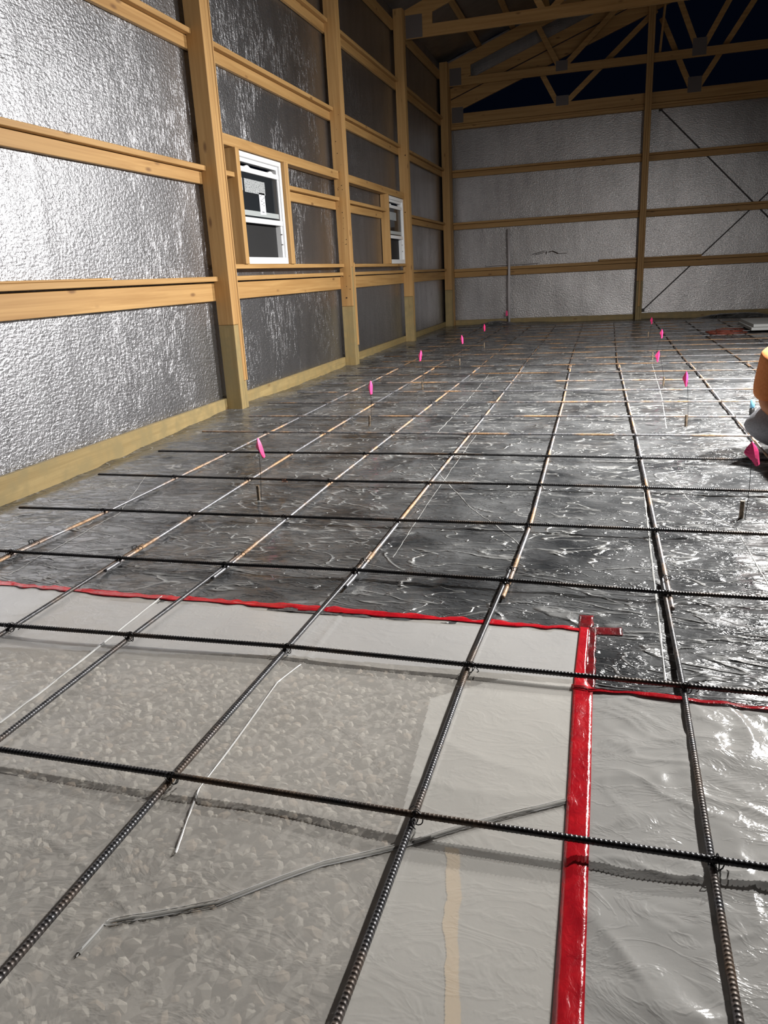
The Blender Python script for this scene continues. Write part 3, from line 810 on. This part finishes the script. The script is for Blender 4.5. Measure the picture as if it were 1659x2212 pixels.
# ------------------------------------------------------------------ gravel stones under the clear sheet
def stone_mesh(i):
    q = random.Random(100 + i); bm = bmesh.new()
    bmesh.ops.create_icosphere(bm, subdivisions=1, radius=1.0)
    pl = [(Vector((q.gauss(0, 1), q.gauss(0, 1), q.gauss(0, .6))).normalized(), q.uniform(.55, .85)) for _ in range(6)]
    for v in bm.verts:
        for n_, d in pl:
            e = v.co.dot(n_) - d
            if e > 0: v.co -= n_ * e
        v.co.x *= q.uniform(.95, 1.05)
    sx, sy = q.uniform(.8, 1.2), q.uniform(.55, .95)
    for v in bm.verts: v.co = Vector((v.co.x * sx, v.co.y * sy, v.co.z * .45))
    me = bpy.data.meshes.new('stone'); bm.to_mesh(me); bm.free()
    me.materials.append(STONE[i % 5]); return me
SM = [stone_mesh(i) for i in range(15)]
cand = []
q = random.Random(11)
step = .025
y = .35
while y < 1.95:
    x = -2.35
    while x < -.30:
        px, py = x + q.uniform(-.012, .012), y + q.uniform(-.012, .012)
        p = Vector((px, py, 0)) - CAM; dz = p.dot(FWD)
        u = 829.5 + FPX * p.dot(RIGHT) / dz; v = 1106 - FPX * p.dot(UP) / dz
        if -60 < u < 1700 and v < 2300: cand.append((p.length, px, py, q.uniform(.009, .020)))
        x += step
    y += step
cand.sort(key=lambda c: -c[3] / c[0])
stuffv, stufff = [], []
for k, (d, px, py, r) in enumerate(cand):
    me = SM[q.randrange(15)]; rz = q.uniform(0, 6.28)
    M = Matrix.Translation((px, py, -.011 - r * .10)) @ Matrix.Rotation(rz, 4, 'Z') @ Matrix.Rotation(q.uniform(-.3, .3), 4, 'X') @ Matrix.Scale(r, 4)
    if k < 300:
        o = bpy.data.objects.new('stone', me); COL.objects.link(o); o.parent = floor; o.matrix_world = M
    else:
        b0 = len(stuffv); mi = SM.index(me) % 5
        stuffv += [M @ vv_.co for vv_ in me.vertices]; stufff += [(tuple(i + b0 for i in p_.vertices), mi) for p_ in me.polygons]
o = build('loose_stones', stuffv, [f for f, _ in stufff], STONE[0], floor)
for m in STONE[1:]: o.data.materials.append(m)
o.data.polygons.foreach_set('material_index', [mi for _, mi in stufff]); o['kind'] = 'stuff'

# ------------------------------------------------------------------ rebar
R0 = .0062
def rebar_mesh(path, ribbed, n=8):
    """path: list of 3d points; returns verts, faces of a ribbed round bar"""
    P = [Vector(p) for p in path]
    seg = [(P[i + 1] - P[i]).length for i in range(len(P) - 1)]; tot = sum(seg)
    def pos(s):
        s = min(max(s, 0), tot)
        for i, l in enumerate(seg):
            if s <= l or i == len(seg) - 1:
                return P[i].lerp(P[i + 1], s / l), (P[i + 1] - P[i]).normalized()
            s -= l
    mb = MB()
    if not ribbed:
        m = max(2, int(tot / .3)); return mb.tube([pos(tot * i / m)[0] for i in range(m + 1)], R0 + .0004, n)
    pitch = .0086; rows = []
    s = 0.0
    while s < tot:
        for off, rr in ((0.0, R0), (.0030, R0), (.0042, R0 + .0012), (.0054, R0 + .0012), (.0066, R0)):
            if s + off < tot: rows.append((s + off, rr))
        s += pitch
    vs_ = []
    for s, rr in rows:
        p, t = pos(s); a = t.cross(Vector((0, 0, 1))).normalized(); b = a.cross(t)
        for j in range(n):
            an = 2 * pi * j / n + pi / n
            lon = (abs(cos(an)) > .92)
            rad = max(rr, R0 + .0010) if lon else rr
            vs_.append(p + a * cos(an) * rad + b * sin(an) * rad + t * (sin(an) * .0022 * (1 if cos(an) > 0 else 1)))
    fs_ = [(i * n + j, i * n + (j + 1) % n, (i + 1) * n + (j + 1) % n, (i + 1) * n + j) for i in range(len(rows) - 1) for j in range(n)]
    fs_.append(tuple(range(n))[::-1]); fs_.append(tuple((len(rows) - 1) * n + j for j in range(n)))
    return mb.add(vs_, fs_)
def rebar(path, ribbed, label, group, name='rebar', mat=None):
    o = rebar_mesh(path, ribbed).obj(name, mat or STEEL, None, True)
    return tag(o, label, 'rebar', group)
ZL, ZC = .0205, .0335
LONG = {-4: [(2.40, -2.33), (2.99, -2.30), (4.2, -2.29), (6.05, -2.30), (8.4, -2.31)],
        -3: [(-.8, -1.80), (1.79, -1.80), (2.4, -1.82), (3.61, -1.85), (4.8, -1.87), (6.04, -1.88), (8.4, -1.89)],
        -2: [(-.8, -1.355), (1.8, -1.37), (2.4, -1.36), (3.6, -1.38), (6.04, -1.38), (8.4, -1.38)],
        -1: [(-.8, -.88), (1.21, -.87), (1.82, -.86), (2.43, -.85), (3.63, -.86), (5.5, -.87), (8.44, -.90)],
        0: [(-.8, -.35), (1.2, -.33), (1.81, -.33), (2.41, -.31), (3.02, -.30), (4.84, -.33), (6.1, -.35), (8.46, -.41)],
        1: [(-.8, .22), (1.2, .21), (1.81, .21), (2.39, .20), (3.02, .19), (4.83, .16), (6.06, .13), (8.53, .08)],
        2: [(-.8, .86), (2.4, .82), (5.06, .803), (6.03, .787), (7.28, .787), (8.52, .769)],
        3: [(2.4, 1.33), (5.0, 1.31), (8.44, 1.295)], 4: [(2.4, 1.86), (8.4, 1.82)]}
FARX = {-4: -2.33, -3: -1.90, -2: -1.42, -1: -.97, 0: -.50, 1: .04, 2: .72, 3: 1.23, 4: 1.75}
ORD = {-4: 'first from the left wall', -3: 'second from the left wall', -2: 'third from the left wall', -1: 'fourth from the left wall',
       0: 'fifth from the left wall', 1: 'sixth from left wall, right of the tape', 2: 'seventh from left wall, passing the person',
       3: 'eighth from left wall, behind the person', 4: 'ninth from the left wall'}
def lx(j, y):
    p = LONG[j] + [(14.6, FARX[j])]
    return float(np.interp(y, [a for a, _ in p], [b for _, b in p]))
def lpath(j, y0, y1, dx=0, z=ZL):
    ys_ = sorted(set([y0, y1] + [a for a, _ in LONG[j] + [(14.6, 0)] if y0 < a < y1] + [8.4 if y0 < 8.4 < y1 else y0]))
    return [(lx(j, y) + dx, y, z) for y in ys_]
for j in LONG:
    nearend = {0: 2.50, 1: 2.50, -1: 2.60, -2: 2.50, -3: 2.55, -4: 2.58, 2: 2.5, 3: 2.5, 4: 2.5}[j]
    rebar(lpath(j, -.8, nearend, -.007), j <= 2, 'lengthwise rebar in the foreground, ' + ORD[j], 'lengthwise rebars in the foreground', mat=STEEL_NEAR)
    rebar(lpath(j, 2.27, 8.35, .007), j <= 2, 'lengthwise rebar in the middle distance, ' + ORD[j], 'lengthwise rebars in the middle distance', mat=STEEL_LIT)
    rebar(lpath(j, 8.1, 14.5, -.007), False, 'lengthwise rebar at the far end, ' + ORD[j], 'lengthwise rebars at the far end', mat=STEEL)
CY = [1.190, 1.786, 2.376, 2.968, 3.580, 4.185, 4.775, 5.388, 5.99, 6.573, 7.139, 7.724, 8.36]
while CY[-1] < 14.3: CY.append(CY[-1] + .60)
CYP = {0: [(-2.9, 1.19), (-.86, 1.195), (-.32, 1.187), (.205, 1.188), (.9, 1.19)],
       1: [(-2.9, 1.74), (-1.775, 1.768), (-1.35, 1.781), (-.844, 1.798), (-.325, 1.789), (.208, 1.785), (.9, 1.78)],
       2: [(-2.9, 2.365), (-2.3, 2.369), (-1.345, 2.375), (-.837, 2.395), (-.305, 2.384), (.202, 2.363), (.9, 2.37)],
       3: [(-2.774, 2.93), (-2.27, 2.948), (-1.8, 2.951), (-.854, 2.972), (-.29, 2.985), (.19, 2.983), (1.2, 2.98)],
       4: [(-2.785, 3.575), (-1.82, 3.568), (-1.36, 3.565), (-.853, 3.581), (-.3, 3.597), (.177, 3.591), (1.2, 3.57)],
       5: [(-2.763, 4.165), (-1.84, 4.175), (-.855, 4.201), (.171, 4.182), (1.2, 4.18)]}
LE = {6: -2.79, 7: -2.71, 8: -2.83, 9: -2.79, 10: -2.76}
ordn = ['first', 'second', 'third', 'fourth', 'fifth', 'sixth', 'seventh', 'eighth', 'ninth', 'tenth', 'eleventh', 'twelfth', 'thirteenth', 'fourteenth',
        'fifteenth', 'sixteenth', 'seventeenth', 'eighteenth', 'nineteenth', 'twentieth', 'twenty-first', 'twenty-second', 'twenty-third', 'twenty-fourth']
def cy(i, x):
    if i in CYP:
        p = CYP[i]; return float(np.interp(x, [a for a, _ in p], [b for _, b in p]))
    return CY[i]
for i, yv in enumerate(CY):
    q = random.Random(i)
    x0 = CYP[i][0][0] if i in CYP else LE.get(i, -2.78 + q.uniform(-.04, .04)); x1 = 3.4
    if i in CYP: path = [(a, b, ZC) for a, b in CYP[i]] + [(x1, CYP[i][-1][1], ZC)]
    else: path = [(x0, yv + q.uniform(-.012, .012), ZC), (-1, yv + q.uniform(-.008, .008), ZC), (.3, yv, ZC), (x1, yv + q.uniform(-.02, .02), ZC)]
    if i < 5: # only the seen part gets ribs
        pass
    rebar(path, i < 8, 'cross rebar, %s counted from the camera' % ordn[i], 'cross rebars lying over the lengthwise bars', mat=STEEL_SHADED if i < 6 else (STEEL_LIT if i < 11 else STEEL))

# wire ties at the crossings
def tie_mesh():
    mb = MB()
    for s, ph in ((1, 0), (-1, .8)):
        pts = []
        for k in range(15):
            a = 2 * pi * k / 14 + ph
            u = .0125 * cos(a); zz = .0065 + .0155 * sin(a)
            pts.append((u * .75 + .002 * s, s * u * .75, zz))
        mb.tube(pts, .0013, 5)
    pts = [(.008, -.006, .014), (.014, -.014, .016), (.021, -.016, .010), (.024, -.012, .002), (.019, -.009, -.003)]
    mb.tube(pts, .0013, 5)
    mb.tube([(-.008, .004, .018), (-.016, .002, .022), (-.019, -.006, .017), (-.013, -.010, .009)], .0009, 5)
    me = bpy.data.meshes.new('wire_tie'); me.from_pydata([tuple(v) for v in mb.v], [], mb.f); me.materials.append(WIRE); return me
TM = [tie_mesh()]
def add_tie(x, y, rz, lab, sc=1.0):
    o = bpy.data.objects.new('wire_tie', TM[0]); COL.objects.link(o)
    o.location = (x, y, ZL); o.rotation_euler = (0, 0, rz); o.scale = (sc, sc, sc)
    tag(o, lab, 'wire tie', 'wire ties on the rebar grid')
for i in range(9):
    for j in range(-4, 3):
        x = lx(j, CY[i]); q = random.Random(i * 31 + j)
        yy = cy(i, x); add_tie(x, yy, q.uniform(0, 6.28), 'wire tie where the %s cross bar meets the %s lengthwise bar' % (ordn[i], ordn[j + 4]))
for j in range(-4, 2):
    add_tie(lx(j, 2.47), 2.49, 1.2, 'wire tie binding the overlapped ends of the %s lengthwise bar' % ordn[j + 4])
# small loose tie roll
o = MB().tube([(-1.63 + .014 * cos(a), 3.567 + .014 * sin(a), .017 + .001 * a) for a in [k * .7 for k in range(30)]], .0014, 5).obj('wire_roll', plain('copper_wire', (.35, .16, .10), .4, .6), None, True)
tag(o, 'tiny coil of coppery wire lying on the black sheet near the left flag', 'wire')

# ------------------------------------------------------------------ stakes and flags
SMAT = grainy('rusty_stub', (.10, .075, .055), (.34, .26, .18), .6, 60, .3)
FL = [(0, (556, 947), .042), (1, (800, 823), .040), (2, (909, 757), .036), (3, (997, 724), .034), (4, (1046, 700), .034),
      (5, (1625, 955), .050), (6, (1483, 802), .046), (7, (1424, 757), .042), (8, (1430, 711), .044), (9, (1408, 685), .044)]
names = ['nearest of the left row', 'second of the left row', 'third of the left row', 'fourth of the left row', 'farthest of the left row',
         'nearest of the right row, beside the crouching person', 'second of the right row', 'third of the right row', 'fourth of the right row', 'farthest of the right row']
for k, (px, py), fw in FL:
    sx, sy = STAKES[k]
    lean = {1: .01}.get(k, 0)
    o = MB().tube([(sx, sy, -.05), (sx + lean, sy, .086)], .0085, 8).obj('stake_stub', SMAT, None, False)
    tag(o, 'short steel stub in the black sheet, ' + names[k], 'stake', 'steel stubs in two rows')
    # flag top: same depth as stake
    d = RIGHT * ((px - IW / 2) / FPX) + UP * ((IH / 2 - py) / FPX) + FWD
    t = (sy - CAM.y) / d.y; tp = CAM + d * t
    r = empty('marking_flag', 'pink marking flag, ' + names[k], 'flag', 'pink marking flags', loc=(sx, sy, 0))
    base = Vector((sx + .012, sy - .008, -.02)); L_ = []
    for i_ in range(9):
        s = i_ / 8; p = base.lerp(tp, s); p.x += .006 * sin(s * pi); L_.append(p - Vector((sx, sy, 0)))
    MB().tube(L_, .0013, 5).obj('flag_wire', WIRE, r, True)
    # drooping folded flag: two panels meeting at a crease, narrow at top
    hgt = .098; q = random.Random(k); dirs = 1 if k in (1, 2) else -1
    rows = 8; vs_ = []
    off = tp - Vector((sx, sy, 0))
    wl_, wr_ = {0: (.028, .008), 5: (.040, .022), 6: (.022, .016), 7: (.026, .012)}.get(k, (.020, .016))
    for i_ in range(rows + 1):
        s = i_ / rows
        sh = {0: .022, 1: -.004, 2: -.014, 3: .006, 5: .022, 7: -.010}.get(k, 0.0) * s
        a = wl_ * math.sin(min(1, s * 1.5) * pi / 2) * (1 - .75 * max(0, s - .55) / .45)
        b = wr_ * math.sin(min(1, s * 2) * pi / 2) * (1 - .35 * s)
        z = -hgt * s
        zl = z * (1 - .25 * s)
        vs_ += [off + Vector((sh - a, .006, zl)), off + Vector((sh - a * .45, -.004, z * .97)), off + Vector((sh, -.012 * sin(s * pi) - .002, z)),
                off + Vector((sh + b * .6, .0, z * .97)), off + Vector((sh + b, .010, z * .93))]
    fs_ = [(i_ * 5 + c, i_ * 5 + c + 1, (i_ + 1) * 5 + c + 1, (i_ + 1) * 5 + c) for i_ in range(rows) for c in range(4)]
    f = build('flag_panel', vs_, fs_, PINK, r, False)
    so = f.modifiers.new('thick', 'SOLIDIFY'); so.thickness = .0008
# flag lying against the pipe at the back wall
r = empty('marking_flag', 'pink marking flag standing in front of the white pipe at the back wall', 'flag', 'pink marking flags', loc=(-1.97, 15.28, 0))
MB().tube([(0, 0, -.02), (0, 0, .26)], .0013, 5).obj('flag_wire', WIRE, r)
build('flag_panel', [(-.02, 0, .17), (.005, -.01, .16), (.028, 0, .175), (-.012, 0, .26), (.004, -.006, .265), (.02, 0, .25)], [(0, 1, 4, 3), (1, 2, 5, 4)], PINK, r)

# ------------------------------------------------------------------ items at the right edge
pl = empty('foam_board_stack', 'pale boards stacked flat near the back right of the floor', 'boards')
FO = plain('pale_board', (.50, .51, .50), .6)
for k in range(2):
    MB().box(1.87 + .03 * k, 3.1 + .02 * k, 11.85 + .04 * k, 13.1, .042 + .042 * k, .081 + .042 * k).obj('board', FO, pl, False, .003)
o = MB()
for c in range(9):
    cx, cyy, rr = 1.50 + rnd.uniform(-.14, .14), 11.55 + rnd.uniform(-.25, .25), rnd.uniform(.10, .20)
    o.tube([(cx + rr * cos(a * .4), cyy + rr * sin(a * .4), .047 + .006 * c * .6) for a in range(17)], .006, 5, False)
o = o.obj('extension_cord', plain('dark_red_cord', (.16, .035, .02), .55), None, True)
tag(o, 'heap of dark red cord on the sheet in front of the pale boards', 'cord')
bt = empty('spray_bottle', 'small pale blue bottle standing behind the crouching person', 'bottle', loc=(.925, 5.55, 0))
MB().tube([(0, 0, .008), (0, 0, .012), (0, 0, .055), (0, 0, .062)], [.014, .017, .017, .010], 12).obj('body', plain('black_plastic', (.02, .02, .02), .4), bt, True)
MB().tube([(0, 0, .062), (0, 0, .066), (0, 0, .112), (0, 0, .118)], [.010, .015, .015, .008], 12).obj('cap', plain('pale_blue_plastic', (.22, .55, .78), .35), bt, True)

# ------------------------------------------------------------------ the crouching person
def ensure_skin(me):
    if not me.skin_vertices:
        bm = bmesh.new(); bm.from_mesh(me); bm.verts.layers.skin.verify(); bm.to_mesh(me); bm.free()
def skin_body(name, joints, edges, mat, parent, sub=2, root=0):
    me = bpy.data.meshes.new(name); me.from_pydata([j[0] for j in joints], edges, []); me.materials.append(mat)
    ensure_skin(me)
    o = bpy.data.objects.new(name, me); COL.objects.link(o); o.parent = parent
    md = o.modifiers.new('skin', 'SKIN'); md.use_smooth_shade = True
    for i, j in enumerate(joints):
        sv = me.skin_vertices[0].data[i]; rr = j[1]
        sv.radius = rr if isinstance(rr, tuple) else (rr, rr); sv.use_root = (i == root)
    s = o.modifiers.new('sub', 'SUBSURF'); s.levels = sub; s.render_levels = sub
    return o
SKINM = plain('tan_skin', (.62, .27, .13), .55, **{'Subsurface_Weight': .0})  # orange-tan skin tone
SHIRT = grainy('rust_orange_shirt', (.62, .20, .055), (.72, .26, .08), .8, 90)
TROU = grainy('grey_trousers', (.34, .36, .40), (.46, .48, .53), .85, 120)
HAIR = plain('dark_hair', (.03, .018, .01), .6)
SHOE = grainy('dark_boot', (.03, .028, .026), (.07, .065, .06), .6, 60)
per = empty('person', 'person crouching at the right edge in rust-orange top and grey trousers, tying rebar', 'person', loc=(1.13, 4.55, 0))
def J(x, y, z): return (x - 1.2, y - 4.55, z)
# pelvis behind knees; kneels on the left knee, chest bent low over the bars
body = [(J(1.34, 4.86, .34), .135), (J(1.27, 4.72, .45), .135), (J(1.18, 4.52, .53), .15), (J(1.10, 4.34, .56), .125), (J(1.09, 4.22, .56), .06),   # 0-4 pelvis..neck
        (J(1.10, 4.13, .55), .082), (J(1.12, 4.03, .50), .085), (J(1.125, 3.985, .45), .055),                                                   # 5-7 head
        (J(.885, 4.38, .505), .072), (J(.875, 4.42, .29), .052), (J(.96, 4.18, .17), .036), (J(.935, 4.03, .085), .030),                              # 8-11 left arm
        (J(1.30, 4.25, .50), .068), (J(1.32, 4.02, .30), .048), (J(1.16, 3.92, .14), .035), (J(1.09, 3.89, .095), .030),                              # 12-15 right arm
        (J(1.22, 4.84, .28), .11), (J(.835, 4.27, .160), .088), (J(1.12, 4.74, .075), .055), (J(1.22, 4.94, .065), .045),                             # 16-19 left leg kneeling
        (J(1.46, 4.78, .30), .11), (J(1.50, 4.34, .40), .075), (J(1.52, 4.48, .12), .052), (J(1.50, 4.36, .05), .042)]                               # 20-23 right leg planted
ed = [(0, 1), (1, 2), (2, 3), (3, 4), (4, 5), (5, 6), (6, 7), (3, 8), (8, 9), (9, 10), (10, 11), (3, 12), (12, 13), (13, 14), (14, 15),
      (0, 16), (16, 17), (17, 18), (18, 19), (0, 20), (20, 21), (21, 22), (22, 23)]
skin_body('body', body, ed, SKINM, per)
def subset(idx, edges, grow, name, mat, sub=2, tweak={}):
    js = [(body[i][0], tweak.get(i, body[i][1] + grow)) for i in idx]
    return skin_body(name, js, [(idx.index(a), idx.index(b)) for a, b in edges], mat, per, sub)
subset([0, 1, 2, 3, 8, 9, 12, 13], [(0, 1), (1, 2), (2, 3), (3, 8), (8, 9), (3, 12), (12, 13)], .014, 'shirt', SHIRT, tweak={9: .085, 13: .07, 8: .095, 3: .15, 2: .17})
tj = [(body[i][0], r_) for i, r_ in ((0, .155), (16, .13), (17, .134), (18, .078), (19, .060), (20, .125), (21, .100), (22, .075))]
skin_body('trousers', tj, [(0, 1), (1, 2), (2, 3), (3, 4), (0, 5), (5, 6), (6, 7)], TROU, per)
for (h, fx) in ((11, 1), (15, -1)):   # hands with five fingers, closed over the bar
    hx, hy, hz = body[h][0]
    js = [((hx, hy, hz), .030), ((hx + .005 * fx, hy - .05, hz - .018), .030)]; es = [(0, 1)]
    for f in range(4):
        o_ = -.030 + .020 * f; ln = (.9, 1.0, .95, .75)[f]; b = len(js)
        js += [((hx + o_, hy - .085, hz - .024), .0095), ((hx + o_, hy - .085 - .030 * ln, hz - .045), .0085), ((hx + o_, hy - .075 - .020 * ln, hz - .066), .0075)]
        es += [(1, b), (b, b + 1), (b + 1, b + 2)]
    b = len(js)
    js += [((hx + .038 * fx, hy - .030, hz - .020), .011), ((hx + .046 * fx, hy - .062, hz - .040), .0095), ((hx + .030 * fx, hy - .080, hz - .058), .008)]
    es += [(0, b), (b, b + 1), (b + 1, b + 2)]
    skin_body('hand', js, es, SKINM, per, 1)
skin_body('hair', [(J(1.10, 4.14, .60), .075), (J(1.115, 4.06, .575), .080), (J(1.10, 4.18, .555), .06)], [(0, 1), (0, 2)], HAIR, per)
def ball(mb, c, r, sx=1, sy=1, sz=1):
    bm = bmesh.new(); bmesh.ops.create_uvsphere(bm, u_segments=10, v_segments=6, radius=r)
    mb.add([(v.co.x * sx + c[0], v.co.y * sy + c[1], v.co.z * sz + c[2]) for v in bm.verts], [tuple(v.index for v in f.verts) for f in bm.faces]); bm.free(); return mb
EYE = plain('eye_white', (.7, .7, .68), .3)
for sx in (-1, 1):
    ball(MB(), J(1.122 + .030 * sx, 3.955, .495), .012).obj('eye', EYE, per, True)
    ball(MB(), J(1.11 + .082 * sx, 4.07, .52), .022, .4, .7, 1).obj('ear', SKINM, per, True)
ball(MB(), J(1.125, 3.935, .465), .018, .8, 1.1, 1.3).obj('nose', SKINM, per, True)
ball(MB(), J(1.125, 3.95, .432), .016, 1.5, .5, .4).obj('mouth', plain('lips', (.40, .12, .09), .5), per, True)
skin_body('boot', [(J(1.20, 4.90, .085), .050), (J(1.27, 5.03, .075), .048), (J(1.30, 5.10, .055), .036)], [(0, 1), (1, 2)], SHOE, per)
skin_body('boot', [(J(1.52, 4.46, .10), .052), (J(1.51, 4.36, .055), .048), (J(1.48, 4.24, .045), .036)], [(0, 1), (1, 2)], SHOE, per)
